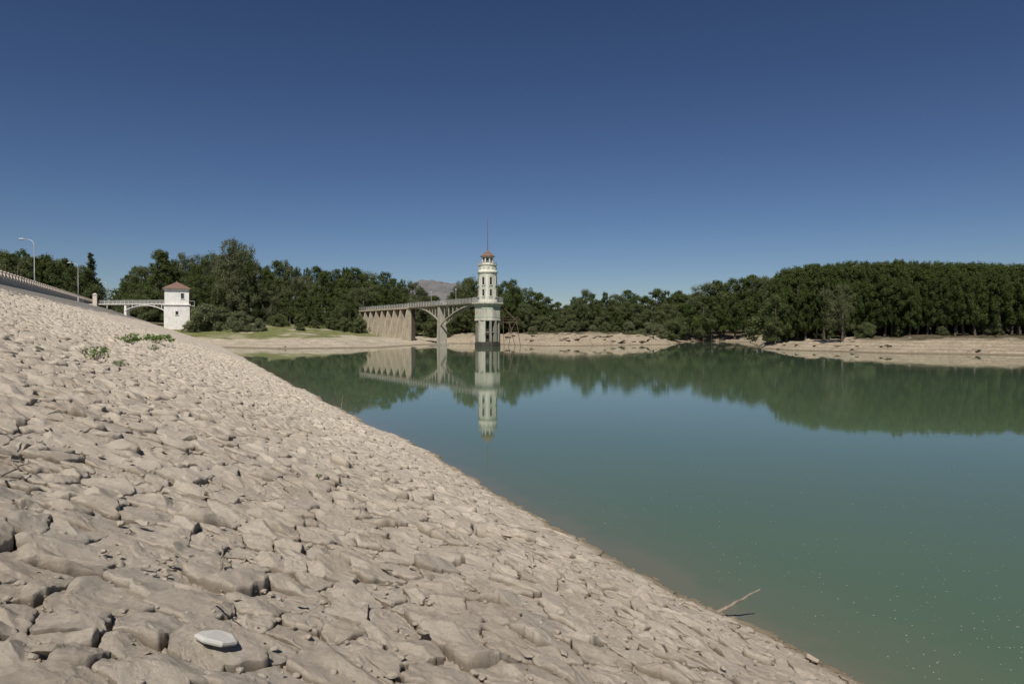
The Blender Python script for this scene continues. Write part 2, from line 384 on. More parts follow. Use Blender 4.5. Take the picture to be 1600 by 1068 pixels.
def terrain(x,y,full=False):
    x=np.asarray(x,float);y=np.asarray(y,float)
    rt=sst(38,46,x)
    d=sdf(x,y)+fbm(x*.12,y*.12,5,4)*(3.0-.8*rt)
    wl=sst(-14,-24,x)*sst(80,100,y)
    dp=np.maximum(d,0)
    beach=np.minimum(.085*dp,4.6)+.004*dp
    rock=(2.6-.1*rt)*(1-np.exp(-dp/(7.+2*rt)))+.012*dp
    led=fbm(x*.16,y*.5,8,4)*(1.5-.4*rt)*sst(0,3,dp)*sst(26,10,dp)
    q=(rock+led)*1.7; step=(np.floor(q)+sst(.25,.6,q-np.floor(q)))/1.7
    q2=(rock+led*.7)*2.4; st2=(np.floor(q2)+sst(.45,.65,q2-np.floor(q2)))/2.4
    rough=np.where(dp<25,rock*.3+step*.7+led*.35,rock)
    rock=rough*(1-rt)+(np.where(dp<25,st2*.85+rock*.15,rock))*rt+fbm(x*.45,y*.45,66,4,.6)*.6*sst(0,2,dp)*sst(30,20,dp)
    land=wl*(beach+fbm(x*.3,y*.3,9,4,.6)*.7*sst(0,4,dp)+fbm(x*.08,y*.2,19,3)*1.0*sst(2,10,dp)*sst(40,20,dp))+(1-wl)*np.maximum(rock,.1*sst(0,1,dp))
    land=land+sst(30,120,dp)*(fbm(x*.01,y*.01,12,3)+.15)*8
    far=np.hypot(x,y); land=land+sst(400,2500,far)*(fbm(x*.0015,y*.0015,22,4)+.3)*40
    land=np.where(dp>18,np.maximum(land,1.4),land)
    z=np.where(d>0,np.maximum(land,.03)+.02,np.maximum(-4,.3*d))
    pl=plane(x,y); cz=crest_z(y)
    damp=np.where(y<YEND,1.,sst(YEND+50,YEND,y))
    dm=np.minimum(pl-.4,cz-.15)*damp-(1-damp)*2
    crestd=(XW-K*y-x)*.905-cz/ (SL/.905)
    back=cz-.15-np.maximum(crestd-9,0)*.4
    dm=np.minimum(dm,back*damp+(1-damp)*9)
    z=np.maximum(z,np.where(x<80,dm,-9))
    if full: return z,d,wl,pl
    return z
def zt(x,y): return float(terrain(np.array([x]),np.array([y]))[0])
xs=np.concatenate([-np.geomspace(3500,175,30),np.arange(-170,-66,2.),np.arange(-66,112,.6),np.arange(112,200,3.),np.geomspace(205,3500,30)])
ys=np.concatenate([-np.geomspace(1500,62,14),np.arange(-60,84,3.),np.arange(84,176,.55),np.arange(176,260,2.),np.geomspace(264,4500,34)])
X,Y=np.meshgrid(xs,ys); Z,D,WL,PL=terrain(X,Y,True)
n,m=X.shape; idx=np.arange(n*m).reshape(n,m)
me=npmesh('ground',np.stack([X.ravel(),Y.ravel(),Z.ravel()],1),np.stack([idx[:-1,:-1].ravel(),idx[:-1,1:].ravel(),idx[1:,1:].ravel(),idx[1:,:-1].ravel()],1),True)
nz=fbm(X*.1,Y*.1,44,4); nz2=fbm(X*.25,Y*.4,48,4)
grass=WL*sst(16,22,D+nz*14+nz2*10)*sst(-14,-22,X)*sst(62,50,D)
grass=np.maximum(grass*sst(-.28,-.08,nz2),WL*sst(.18,.32,nz)*sst(6,10,D)*.5)
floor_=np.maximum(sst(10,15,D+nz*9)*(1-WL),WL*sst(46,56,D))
damm=(PL>-.5)&(PL<11)&(Y<YEND)&(X<60)
addattr(me,'grass',grass.ravel()); addattr(me,'floor',floor_.ravel()); addattr(me,'beach',np.maximum(WL,damm).ravel()); addattr(me,'hgt',np.clip(Z,-1,20).ravel())
def groundmat():
    m,nt,b=mat('ground_soil',.95,.1)
    f=ramp(nt,noise(nt,.5,6,.7),.35,.65); f2=ramp(nt,noise(nt,2.2,6,.7),.4,.65)
    rock=mixc(nt,f,(.37,.30,.21),(.26,.21,.145)); rock=mixc(nt,f2,rock,(.44,.37,.275))
    geo=N(nt,'ShaderNodeNewGeometry'); sp=N(nt,'ShaderNodeSeparateXYZ'); nt.links.new(geo.outputs['Position'],sp.inputs[0])
    mz=N(nt,'ShaderNodeMath',operation='MULTIPLY_ADD'); nt.links.new(sp.outputs['Z'],mz.inputs[0]); mz.inputs[1].default_value=14.; nt.links.new(noise(nt,.15,3,.5),mz.inputs[2])
    sn=N(nt,'ShaderNodeMath',operation='SINE'); nt.links.new(mz.outputs[0],sn.inputs[0])
    rock=mixc(nt,ramp(nt,sn.outputs[0],.2,1,0,.5),rock,(.21,.17,.12))
    bch=mixc(nt,f,(.46,.40,.30),(.33,.28,.205)); bch=mixc(nt,f2,bch,(.49,.425,.325)); bch=mixc(nt,ramp(nt,sn.outputs[0],.3,1,0,.3),bch,(.29,.245,.175))
    c=mixc(nt,attr(nt,'beach'),rock,bch)
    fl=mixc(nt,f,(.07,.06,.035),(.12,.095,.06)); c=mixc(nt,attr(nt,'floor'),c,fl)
    gr=mixc(nt,f,(.145,.155,.06),(.25,.235,.12)); gr=mixc(nt,ramp(nt,noise(nt,.25,5,.65),.42,.58),gr,(.15,.165,.055)); c=mixc(nt,attr(nt,'grass'),c,gr)
    c=mixc(nt,ramp(nt,attr(nt,'hgt'),.3,.05,0,.7),c,(.17,.135,.09))
    nt.links.new(c,b.inputs['Base Color']); p=bump(nt,b,noise(nt,.9,7,.7),.9,.45); bump(nt,b,noise(nt,6,5,.7),.6,.06,p); return m
struct(link('ground',me,groundmat()))
# ------------------------------------------------------------ water
def watermat():
    m,nt,b=mat('reservoir_water',.02,.42); b.inputs['IOR'].default_value=1.333
    geo=N(nt,'ShaderNodeNewGeometry'); sp=N(nt,'ShaderNodeSeparateXYZ'); nt.links.new(geo.outputs['Position'],sp.inputs[0])
    a=N(nt,'ShaderNodeMath',operation='MULTIPLY_ADD'); nt.links.new(sp.outputs['Y'],a.inputs[0]); a.inputs[1].default_value=K; nt.links.new(sp.outputs['X'],a.inputs[2])
    s=N(nt,'ShaderNodeMath',operation='SUBTRACT'); nt.links.new(a.outputs[0],s.inputs[0]); s.inputs[1].default_value=XW
    nzz=ramp(nt,noise(nt,.8,4,.6),.3,.7,-.25,.25); d=N(nt,'ShaderNodeMath',operation='ADD'); nt.links.new(s.outputs[0],d.inputs[0]); nt.links.new(nzz,d.inputs[1])
    base=mixc(nt,ramp(nt,noise(nt,.05,3,.5),.35,.65),(.080,.124,.071),(.090,.136,.081))
    base=mixc(nt,ramp(nt,d.outputs[0],2.4,.3,0,.7),base,(.110,.130,.086)); base=mixc(nt,ramp(nt,d.outputs[0],.45,-.1,0,.8),base,(.14,.137,.095))
    nt.links.new(base,b.inputs['Base Color'])
    tc=N(nt,'ShaderNodeTexCoord'); mp=N(nt,'ShaderNodeMapping'); mp.inputs['Scale'].default_value=(.7,1.6,1); mp.inputs['Rotation'].default_value=(0,0,.15)
    nt.links.new(tc.outputs['Object'],mp.inputs['Vector'])
    st=ramp(nt,noise(nt,.02,3,.5),.4,.62,.15,1.)
    mu=N(nt,'ShaderNodeMath',operation='MULTIPLY'); nt.links.new(noise(nt,3.,3,.5,mp.outputs['Vector']),mu.inputs[0]); nt.links.new(st,mu.inputs[1])
    bump(nt,b,mu.outputs[0],.3,.007); return m
w=MB(); w.add([(-300,-400,0),(900,-400,0),(900,400,0),(-300,400,0)],[(0,1,2,3)])
struct(w.build('water',watermat()))
v=[];f=[]
for k in range(1000):
    px=random.uniform(760,1750); py=560+520*random.random()**.6; x,y=on_water(px,py)
    if x+K*y-XW<.5 or fbm(np.array([x*.4]),np.array([y*.4]),6,3)[0]<-.08: continue
    r=random.uniform(.0018,.0055)*(1+y*.08); o=len(v)
    for i in range(6): a=i*math.pi/3+random.uniform(-.3,.3); v.append((x+r*math.cos(a)*random.uniform(.6,1.3),y+r*math.sin(a),.004))
    f.append(tuple(range(o,o+6)))
me=bpy.data.meshes.new('floating_specks'); me.from_pydata(v,[],f)
o=link('floating_specks',me,simple('speck_foam',(.52,.52,.46),(.40,.40,.35),30,.8,0)); o['kind']='stuff'; tag(o,'tiny pale specks floating on the green water','specks')
# ------------------------------------------------------------ distant hill
def hill(name,px,Y,top,wid,seed,c1,c2):
    cx,cy=at(px,Y); H=zat(top,Y); g=np.linspace(-1,1,90); A,B=np.meshgrid(g,g); R=np.hypot(A,B)
    z=H*np.clip(1-R**1.8,0,1)*(1+.3*fbm(A*3+5,B*3+5,seed,5))+H*.06*fbm(A*12+9,B*12,seed+3,4)*sst(1,.6,R)
    z=z*H/z.max()-6*sst(.85,1,R); idx=np.arange(8100).reshape(90,90)
    me=npmesh(name,np.stack([(cx+A*wid).ravel(),(cy+B*wid*.7).ravel(),z.ravel()],1),np.stack([idx[:-1,:-1].ravel(),idx[:-1,1:].ravel(),idx[1:,1:].ravel(),idx[1:,:-1].ravel()],1),True)
    struct(link(name,me,simple(name+'_rock',c1,c2,.02,.95,.8,8)))
hill('distant_hill',682,3000,437,330,3,(.18,.17,.165),(.125,.125,.125))
# ------------------------------------------------------------ trees
def leaves(cl,n,ls,seed,up=.0):
    r=np.random.default_rng(seed); V=[];T=[]
    for (c,rad,t) in cl:
        k=int(n*(rad[0]*rad[2])/1.0)+20
        d=r.normal(size=(k,3)); d/=np.linalg.norm(d,axis=1)[:,None]
        rr=r.random(k)**.42; rr*=(1+.6*(r.random(k)-.35))
        p=np.array(c)+d*rr[:,None]*np.array(rad)
        nrm=d*.8+r.normal(size=(k,3))*.55+np.array([0,-.0,up+.35]); nrm/=np.linalg.norm(nrm,axis=1)[:,None]
        a=np.cross(nrm,r.normal(size=(k,3))); a/=np.linalg.norm(a,axis=1)[:,None]; b=np.cross(nrm,a)
        s=(ls*(.55+.9*r.random(k)))[:,None]
        V.append(np.stack([p+a*s,p+b*s*.5,p-a*s,p-b*s*.5],1).reshape(-1,3))
        T.append(np.repeat(np.clip(t+.25*(r.random(k)-.5),0,1),4))
    V=np.concatenate(V);T=np.concatenate(T); F_=np.arange(len(V)).reshape(-1,4); me=npmesh('crown',V,F_,False,False); addattr(me,'tint',T); return me
def make_tree(kind,seed):
    r=random.Random(seed); cl=[]; H=10.
    if kind=='pine':
        for k in range(95):
            t=r.random(); z=2.7+6.8*t; env=2.5*math.sin(math.pi*min(1,.28+.66*(t)**.9))**.8*(1-.25*t)*(1+.2*math.sin(k*2.1))
            a=r.random()*6.283; q=env*r.random()**.45
            s=r.uniform(.28,.66)*(1-.25*t); cl.append(((q*math.cos(a),q*math.sin(a),z),(s,s,s*.9),r.random()))
        lsz,n,base,up,mk=.088,600,3.0,.3,'pine'
    elif kind=='tall':
        sp=r.uniform(.9,1.15)
        for k in range(150):
            t=r.random()**.9; z=2.1+7.5*t; env=1.6*sp*(1-.66*t**2.4)*(.6+.4*min(1,t*3.5))*(1+.25*math.sin(k*2.4))
            a=r.random()*6.283; q=env*r.random()**.5
            s=r.uniform(.17,.38)*(1-.3*t); cl.append(((q*math.cos(a),q*math.sin(a),z),(s,s,s*1.9),r.random()*(.45+.55*t)))
        lsz,n,base,up,mk=.07,1000,3.4,.35,'pine'
    elif kind=='euc':
        lob=[(r.uniform(-1.7,1.7),r.uniform(-1.7,1.7),r.uniform(2.4,9.0)) for _ in range(18)]+[(0,0,9.2)]
        for L in lob:
            for k in range(6):
                s=r.uniform(.26,.6); cl.append(((L[0]+r.gauss(0,.6),L[1]+r.gauss(0,.6),min(9.6,L[2]+r.gauss(0,.6))),(s,s,s*1.15),r.random()))
        lsz,n,base,up,mk=.085,520,2.3,0.1,'euc'
    elif kind=='oak':
        for k in range(115):
            t=r.random(); z=1.0+8.3*t; env=3.0*math.sqrt(max(.03,1-((t-.42)/.62)**2))*(1+.25*math.sin(k*1.7)); a=r.random()*6.283; q=env*r.random()**.45
            s=r.uniform(.3,.78); cl.append(((q*math.cos(a),q*math.sin(a),z),(s,s,s*.95),r.random()))
        lsz,n,base,up,mk=.092,520,1.2,.2,'oak'
    elif kind=='cyp':
        for k in range(50):
            t=k/49; z=.8+8.7*t; env=1.15*(1-.85*t)+.1; a=r.random()*6.283; q=env*.7*r.random()
            s=.75*(1.05-t*.82)*r.uniform(.7,1.15); cl.append(((q*math.cos(a),q*math.sin(a),z),(s,s,s*1.1),r.random()))
        lsz,n,base,up,mk=.12,500,.6,.3,'cyp'
    elif kind in('bush','willow'):
        for k in range(70):
            t=r.random(); z=.6+7.8*t; env=5.6*math.sqrt(max(.02,1-(t/1.02)**2))*(1+.2*math.sin(k*1.9)); a=r.random()*6.283; q=env*r.random()**.5
            s=r.uniform(.7,1.6); cl.append(((q*math.cos(a),q*math.sin(a),z),(s,s,s*.85),r.random()))
        lsz,n,base,up,mk=.22,150,.5,.2,('oak' if kind=='bush' else 'willow')
    tb=MB(); lean=(r.uniform(-.4,.4),r.uniform(-.4,.4)); top=8.4 if kind!='bush' else 6
    R0={'pine':.17,'tall':.14,'euc':.2,'oak':.22,'cyp':.14,'bush':.25,'willow':.25}[kind]
    P=lambda z:(lean[0]*math.sin(z*.35),lean[1]*math.sin(z*.3),z)
    tb.tube([P(z) for z in(-.6,0,1,2.5,4,6,top)],[R0*1.3,R0*1.2,R0,R0*.85,R0*.7,R0*.45,R0*.12],8)
    for c,_,_ in r.sample(cl,min(16,len(cl))):
        z0=max(base,c[2]-r.uniform(1,2.2)); z0=min(z0,top-.3); p=P(z0); mid=((p[0]+c[0])/2,(p[1]+c[1])/2,(p[2]+c[2])/2-.15)
        tb.tube([p,mid,c],[R0*.38,R0*.25,R0*.08],5)
    root=thing(kind+'_tree','x','tree',(0,0,-500)); names={'pine':'pine_tree','tall':'pine_tree','euc':'eucalyptus_tree','oak':'broadleaf_tree','cyp':'cypress_tree','bush':'shrub','willow':'willow_shrub'}
    root.name=names[kind]
    kids[root.name]=[tb.build('trunk',M['bark'],root,True), link('crown',leaves(cl,n,lsz,seed,up),M[mk],root)]
    return root
protos={k:[make_tree(k,10*i+s) for s in range(c)] for i,(k,c) in enumerate((('pine',3),('euc',3),('oak',3),('cyp',1),('bush',2),('willow',2),('tall',5)))}
usedp=set(); ntree=0
def tree(kind,x,y,H,label,group=None,wide=1.,cat='tree'):
    global ntree
    p=random.choice(protos[kind]); s=H/9.7; z=zt(x,y)-.1; ww=s*wide*random.uniform(.88,1.12)
    rz=random.random()*6.28; ntree+=1
    if p.name not in usedp:
        usedp.add(p.name); p.location=(x,y,z); p.rotation_euler=(0,0,rz); p.scale=(ww,ww,s); p['label']=label; p['category']=cat
        if group: p['group']=group
        return p
    return_=dup(p,(x,y,z),rz,(ww,ww,s),label,group,cat)
    if not group and 'group' in return_: del return_['group']
    return return_
TPX=[-200,0,40,75,100,125,152,166,184,190,215,250,290,310,330,355,390,402,430,470,500,520,560,600,640,660,690,705,715,730,745,790,810,828,860,880,910,940,970,1000,1040,1080,1110,1150,1200,1230,1250,1300,1350,1400,1450,1500,1550,1600,1900]
TPY=[385,386,388,394,398,404,418,444,444,420,408,394,398,397,390,382,390,415,405,403,415,417,418,425,432,450,470,462,442,432,440,438,436,455,460,465,454,460,452,458,450,454,438,432,430,420,415,411,409,407,409,411,411,413,415]
def prof(px): return float(np.interp(px,TPX,TPY))
def row(p0,p1,step,Yf,kinds,drop,label,group,wide=1.,jit=3.,minH=3.):
    px=p0
    while px<p1:
        Yv=(Yf(px) if callable(Yf) else Yf)+random.uniform(-jit,jit)
        x,y=at(px,Yv); topy=prof(px)+random.uniform(*drop); H=zat(topy,Yv)-zt(x,y)
        k=random.choice(kinds)
        nm={'pine':'pine','tall':'upright pine','euc':'grey-green eucalyptus','oak':'round broadleaf tree','bush':'shrub','willow':'pale willow bush','cyp':'cypress'}[k]
        tree(k,x,y,max(H,minH),nm+' '+label,nm+'s '+group,wide,'shrub' if k in('bush','willow') else 'tree')
        px+=step*random.uniform(.75,1.3)
x,y=at(362,193); tree('euc',x,y,zat(376,193)-zt(x,y),'tallest eucalyptus of the left wood, open dark crown rising above its neighbours',wide=.85)
x,y=at(143,228); tree('cyp',x,y,zat(394,228)-zt(x,y),'dark pointed conifer behind the dam parapet near its far end',wide=1.4)
x,y=at(250,200); tree('pine',x,y,zat(390,200)-zt(x,y),'broad round pine directly behind the white gatehouse',wide=1.1)
x,y=at(728,192); tree('oak',x,y,zat(431,192)-zt(x,y),'tall rounded tree just left of the white tower',wide=.75)
x,y=at(802,190); tree('pine',x,y,zat(435,190)-zt(x,y),'tall dark tree just right of the white tower',wide=.85)
x,y=at(914,188); tree('oak',x,y,zat(451,188)-zt(x,y),'rounded grey-green tree standing out above the middle rocky bank',wide=.9)
row(-60,135,18,lambda p:222,['pine','tall','oak'],(0,12),'behind the dam parapet at the far left','behind the dam parapet',1.2)
row(-60,150,18,lambda p:244,['pine','tall','oak'],(2,14),'behind the dam parapet at the far left','behind the dam parapet',1.3)
row(60,200,18,lambda p:228,['oak','pine','tall'],(8,22),'behind the dam parapet at the far left','behind the dam parapet',.9)
row(200,560,15,lambda p:222,['pine','tall','tall','euc','oak'],(-2,16),'in the left wood behind the gatehouse and meadow','in the left wood',1.)
row(205,545,16,lambda p:208,['tall','oak','euc','pine'],(8,34),'in the left wood behind the gatehouse and meadow','in the left wood',.95)
row(214,550,22,lambda p:198,['oak','pine','euc'],(34,62),'at the front of the left wood above the meadow','at the edge of the left wood',1.)
row(540,680,15,lambda p:226,['pine','oak','tall'],(-3,10),'behind the buttressed wall','behind the buttressed wall',1.15)
row(530,680,18,lambda p:214,['oak','pine','oak'],(16,32),'behind the buttressed wall','behind the buttressed wall',1.15)
row(680,1075,14,lambda p:205,['oak','tall','pine'],(-3,14),'in the low wood above the middle rocky bank','in the middle wood',1.35)
row(650,1060,15,lambda p:190,['oak','pine','oak'],(14,36),'in the low wood above the middle rocky bank','in the middle wood',1.3)
row(1060,1260,13,lambda p:232,['tall','oak','pine'],(-4,10),'at the head of the inlet between the two banks','at the head of the inlet',1.3)
row(1050,1250,15,lambda p:216,['oak','tall','pine'],(14,36),'at the head of the inlet between the two banks','at the head of the inlet',1.3)
SHX=[p[0] for p in shore_px[-6:]]+[1900]; SHY=[s[1] for s in SH[-6:]]+[72]
sy=lambda p: float(np.interp(p,SHX,SHY))
row(1215,1850,14,lambda p:sy(p)+17,['tall'],(14,38),'at the front of the dense right pine wood','at the front of the right wood',1.25,1.5)
row(1212,1850,12,lambda p:sy(p)+24,['tall'],(3,14),'in the dense pine wood on the right bank','in the right wood',1.25,1.5)
row(1222,1850,12,lambda p:sy(p)+31,['tall'],(-1,5),'in the dense pine wood on the right bank','in the right wood',1.25,2)
row(1228,1850,13,lambda p:sy(p)+40,['tall'],(-1,3),'in the dense pine wood on the right bank','in the right wood',1.25,3)
row(1240,1850,26,lambda p:sy(p)+54,['pine'],(5,12),'in the dense pine wood on the right bank','in the right wood',1.3,3)
x,y=at(1316,112); tree('euc',x,y,zat(447,112)-zt(x,y),'pale grey-green tree leaning out at the front of the right wood near the water',wide=1.1)
x,y=at(1212,130); tree('oak',x,y,zat(458,130)-zt(x,y),'dark round tree at the left tip of the right bank',wide=.9)
def bush(kind,px,Yv,topy,label,group=None,wide=1.):
    x,y=at(px,Yv); tree(kind,x,y,max(.7,zat(topy,Yv)-zt(x,y)),label,group,wide,'shrub')
bush('willow',322,166,471,'large pale green willow bush just right of the white gatehouse',None,1.05)
bush('willow',374,166,484,'wide low grey-green willow bush at the left edge of the meadow',None,1.2)
bush('willow',404,166,496,'small willow bush right of the wide low one at the meadow edge')
bush('bush',468,176,503,'small round dark shrub standing alone on the green meadow')
bush('bush',437,184,488,'dark shrub at the back of the meadow below the left wood')
bush('bush',345,176,478,'dark shrub between the two willow bushes beside the gatehouse',None,1.3)
bush('bush',236,190,466,'dark green bush behind the footbridge beside the gatehouse',None,1.1)
bush('bush',206,200,464,'dark green bush behind the landward end of the footbridge',None,1.1)
bush('willow',300,163,500,'low pale bush at the right foot of the gatehouse',None,1.2)
for px in range(300,700,17): bush('bush',px+random.uniform(-6,6),random.uniform(203,212),random.uniform(478,494),'undergrowth shrub beneath the left wood','undergrowth shrubs of the left wood',1.1)
for px in range(400,570,24): bush('bush',px+random.uniform(-6,6),random.uniform(191,197),random.uniform(488,499),'undergrowth shrub beneath the left wood','undergrowth shrubs of the left wood',1.1)
for px in range(690,1060,24): bush('bush',px+random.uniform(-6,6),random.uniform(186,196),random.uniform(486,498),'undergrowth shrub beneath the middle wood','undergrowth shrubs of the middle wood',1.2)
for px in (835,860,890,925,945,965,985,1010,1030): bush(random.choice(['bush','willow']),px+random.uniform(-5,5),174,random.uniform(496,512),'low round shrub on top of the middle rocky bank','shrubs on the middle bank')
for px in range(1205,1720,52): bush('bush',px+random.uniform(-14,14),sy(px)+random.uniform(15,19),random.uniform(497,509),'low dark bush at the foot of the right pine wood','bushes along the right bank')
for px in range(1215,1760,20): bush('bush',px+random.uniform(-8,8),sy(px)+random.uniform(25,34),random.uniform(476,490),'undergrowth shrub in the shade of the right pine wood','undergrowth shrubs of the right wood',1.2)
cl=[]; 
for k in range(300):
    px=random.uniform(-150,1250) if k<190 else random.uniform(1230,1950)
    Yv=random.uniform(265,300) if k<190 else sy(px)+random.uniform(62,80)
    x,y=at(px,Yv); tz=zat(prof(px)+16,Yv)-2.8; z=random.uniform(3,max(4,tz)); cl.append(((x,y,z),(4.5,4.5,3.0),random.random()))
o=link('far_woodland',leaves(cl,30,.6,5,.2),M['oak']); o['kind']='stuff'; tag(o,'far-off mass of dark green woodland behind the front trees','woodland')
print('TREES',ntree)
# ------------------------------------------------------------ tower
TX,TY_=at(762,142)
tw=thing('intake_tower','cream round water intake tower with tiled lantern roof and mast standing in the reservoir','tower',(TX,TY_,0))
m_=MB(); m_.lathe([(1.35,-4),(1.35,5.3)],24); m_.build('core',M['wet_shade'],tw)  # near-black core paints the shade inside the base openings
def arcwall(m,a0,a1,r0,r1,z0,z1,n=8):
    vs=[];fs=[]
    for i in range(n+1):
        a=math.radians(a0+(a1-a0)*i/n)
        for r in(r0,r1):
            for z in(z0,z1): vs.append((r*math.cos(a),r*math.sin(a),z))
    for i in range(n):
        o=i*4
        fs+=[(o,o+1,o+5,o+4),(o+2,o+6,o+7,o+3),(o+1,o+3,o+7,o+5),(o,o+4,o+6,o+2)]
    fs+=[(0,2,3,1),(n*4,n*4+1,n*4+3,n*4+2)]; m.add(vs,fs)
m_=MB(); arcwall(m_,228,262,1.36,2.70,.99,5.29,4); m_.build('pale_front_panel',M['drum'],tw)
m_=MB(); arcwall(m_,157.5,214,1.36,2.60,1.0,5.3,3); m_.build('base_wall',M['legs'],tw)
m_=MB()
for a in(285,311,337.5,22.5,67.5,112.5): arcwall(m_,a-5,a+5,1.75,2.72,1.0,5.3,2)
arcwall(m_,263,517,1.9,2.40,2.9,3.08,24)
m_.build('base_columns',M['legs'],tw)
A8=math.radians(22.5)
m_=MB(); m_.lathe([(2.85,-3),(2.85,.7),(2.75,.98)],8,A8); m_.build('plinth',M['wet_shade'],tw)
m_=MB(); m_.lathe([(2.82,5.3),(2.92,5.35),(2.92,5.6),(2.80,5.65),(2.80,8.1),(3.1,8.5),(3.5,8.8),(3.5,9.1)],8,A8); m_.build('base_drum',M['drum'],tw)
for z0,z1 in((6.0,6.25),(7.75,8.0)):
    m_=MB(); m_.lathe([(2.835,z0),(2.835,z1)],8,A8); m_.build('green_band',M['green'],tw)
m_=MB(); m_.lathe([(2.05,9.1),(2.05,9.5),(1.92,9.6),(1.88,14.9),(2.0,15.05),(2.15,15.3),(2.15,15.5),(1.95,15.6),(1.85,15.75),(1.82,16.7),(2.0,16.8),(2.0,16.95)],32); m_.build('shaft',M['cream'],tw,False)
def radial_box(m,ang,r,w,d,z0,z1):
    a=math.radians(ang);c,s=math.cos(a),math.sin(a)
    def q(u,vv,z): return (c*(r+u)-s*vv,s*(r+u)+c*vv,z)
    m.hexa([q(0,-w/2,z0),q(d,-w/2,z0),q(d,w/2,z0),q(0,w/2,z0)],[q(0,-w/2,z1),q(d,-w/2,z1),q(d,w/2,z1),q(0,w/2,z1)])
for ang in(246,291,336,21,66,111,156,201):
    m_=MB(); arcwall(m_,ang-13,ang+13,1.8,1.965,9.9,14.75,6); pn=m_.build('green_panel',M['green'],tw)
    for z0,z1 in((10.4,11.8),(12.7,14.3)):
        fr=MB(); radial_box(fr,ang,1.86,.66,.16,z1,z1+.12); radial_box(fr,ang,1.86,.70,.22,z0-.12,z0)
        for s in(-.29,.29):
            a=math.radians(ang); g=MB(); radial_box(g,ang,1.86,.09,.16,z0,z1)
            dx,dy=-math.sin(a)*s,math.cos(a)*s
            fr.add([(p[0]+dx,p[1]+dy,p[2]) for p in g.v],g.f)
        wf=fr.build('window',M['cream'],tw)
        g=MB(); radial_box(g,ang,1.8,.5,.19,z0,z1); g.build('pane',M['glass'],wf)
m_=MB()
for i in range(12): radial_box(m_,i*30+8,1.8,.4,.06,15.95,16.4)
m_.build('vent_band',M['green'],tw)
m_=MB(); m_.lathe([(1.2,16.95),(1.2,17.3)],8,.39); m_.lathe([(1.28,18.35),(1.28,18.6)],8,.39)
for i in range(8): radial_box(m_,i*45+22.5,1.0,.26,.2,17.3,18.35)
m_.build('lantern',M['cream'],tw)
m_=MB(); m_.lathe([(.98,17.3),(.98,18.35)],8,.39); m_.build('lantern_glazing',M['glass'],tw)
m_=MB(); m_.lathe([(1.62,18.6),(1.6,18.7),(.85,19.3),(.14,19.9)],8,.39); m_.build('roof',M['tile'],tw)
m_=MB(); m_.tube([(0,0,19.9),(0,0,22),(0,0,24.5),(0,0,26.5)],[.09,.075,.06,.04],6); m_.tube([(-.3,0,20.8),(.3,0,20.8)],.02,4); m_.build('mast',M['rust'],tw)
def ringrail(z,r,h,par,name,gap=None):
    m=MB(); n=36
    for zz in(z+h,z+h*.5):
        for i in range(n):
            a=2*math.pi*i/n;b=2*math.pi*(i+1)/n; m.tube([(r*math.cos(a),r*math.sin(a),zz),(r*math.cos(b),r*math.sin(b),zz)],.03,4)
    for i in range(n): a=2*math.pi*i/n; m.tube([(r*math.cos(a),r*math.sin(a),z),(r*math.cos(a),r*math.sin(a),z+h)],.025,4)
    m.build(name,M['metal'],par)
ringrail(9.1,3.15,1.0,tw,'gallery_railing'); ringrail(16.95,1.9,.6,tw,'upper_railing')
lx,ly=at(800,143)
st=thing('landing_stage','rusty steel stair frame with leaning poles at the right foot of the tower','steel frame',(lx,ly,0))
m_=MB(); m_.box(-2.0,.9,-.7,.7,5.0,5.12); m_.build('platform',M['rust'],st)
for p in(((-1.6,-.6,-1),(-1.9,-.6,6.1)),((.8,-.6,6.0),(1.9,-.6,-.6)),((.2,.6,5.1),(-.9,.6,-1)),((-1.9,.5,8.2),(.7,.5,5.6)),((.8,-.6,5.05),(-1.4,-.6,1.2)),((-.6,-.6,5.),(.9,-.6,-1))):
    m_=MB(); m_.tube(p,.07,6); m_.build('pole',M['rust'],st)
m_=MB(); m_.tube([(-2,-.7,6.1),(.9,-.7,6.0)],.035,5); m_.tube([(-2,-.7,5.6),(.9,-.7,5.55)],.03,5); m_.build('handrail',M['rust'],st)
# ------------------------------------------------------------ access bridge + buttress wall
E=Vector((-43.5,200,0)); A0=Vector((TX,TY_,0)); dr=(E-A0).normalized(); yaw=math.atan2(dr.y,dr.x); LW=36.5; LT=(E-A0).length; DZ=9.2
br=thing('access_bridge','weathered concrete arched footbridge linking the cream tower to the buttressed wall','bridge',(TX,TY_,0),yaw)
m_=MB(); m_.box(2.9,LW,-.9,.9,DZ-.24,DZ-.08); m_.box(2.9,LW,-1.1,1.1,DZ-.08,DZ+.03); m_.build('deck',M['conc'],br)
m_=MB(); PZ=20.4
m_.hexa([(PZ-.95,-1.0,-3),(PZ+.95,-1.0,-3),(PZ+.95,1.0,-3),(PZ-.95,1.0,-3)],[(PZ-.5,-.85,DZ-.26),(PZ+.5,-.85,DZ-.26),(PZ+.5,.85,DZ-.26),(PZ-.5,.85,DZ-.26)])
m_.box(PZ-1.2,PZ+1.2,-1.2,1.2,-3,.4); m_.build('pier',M['conc'],br)
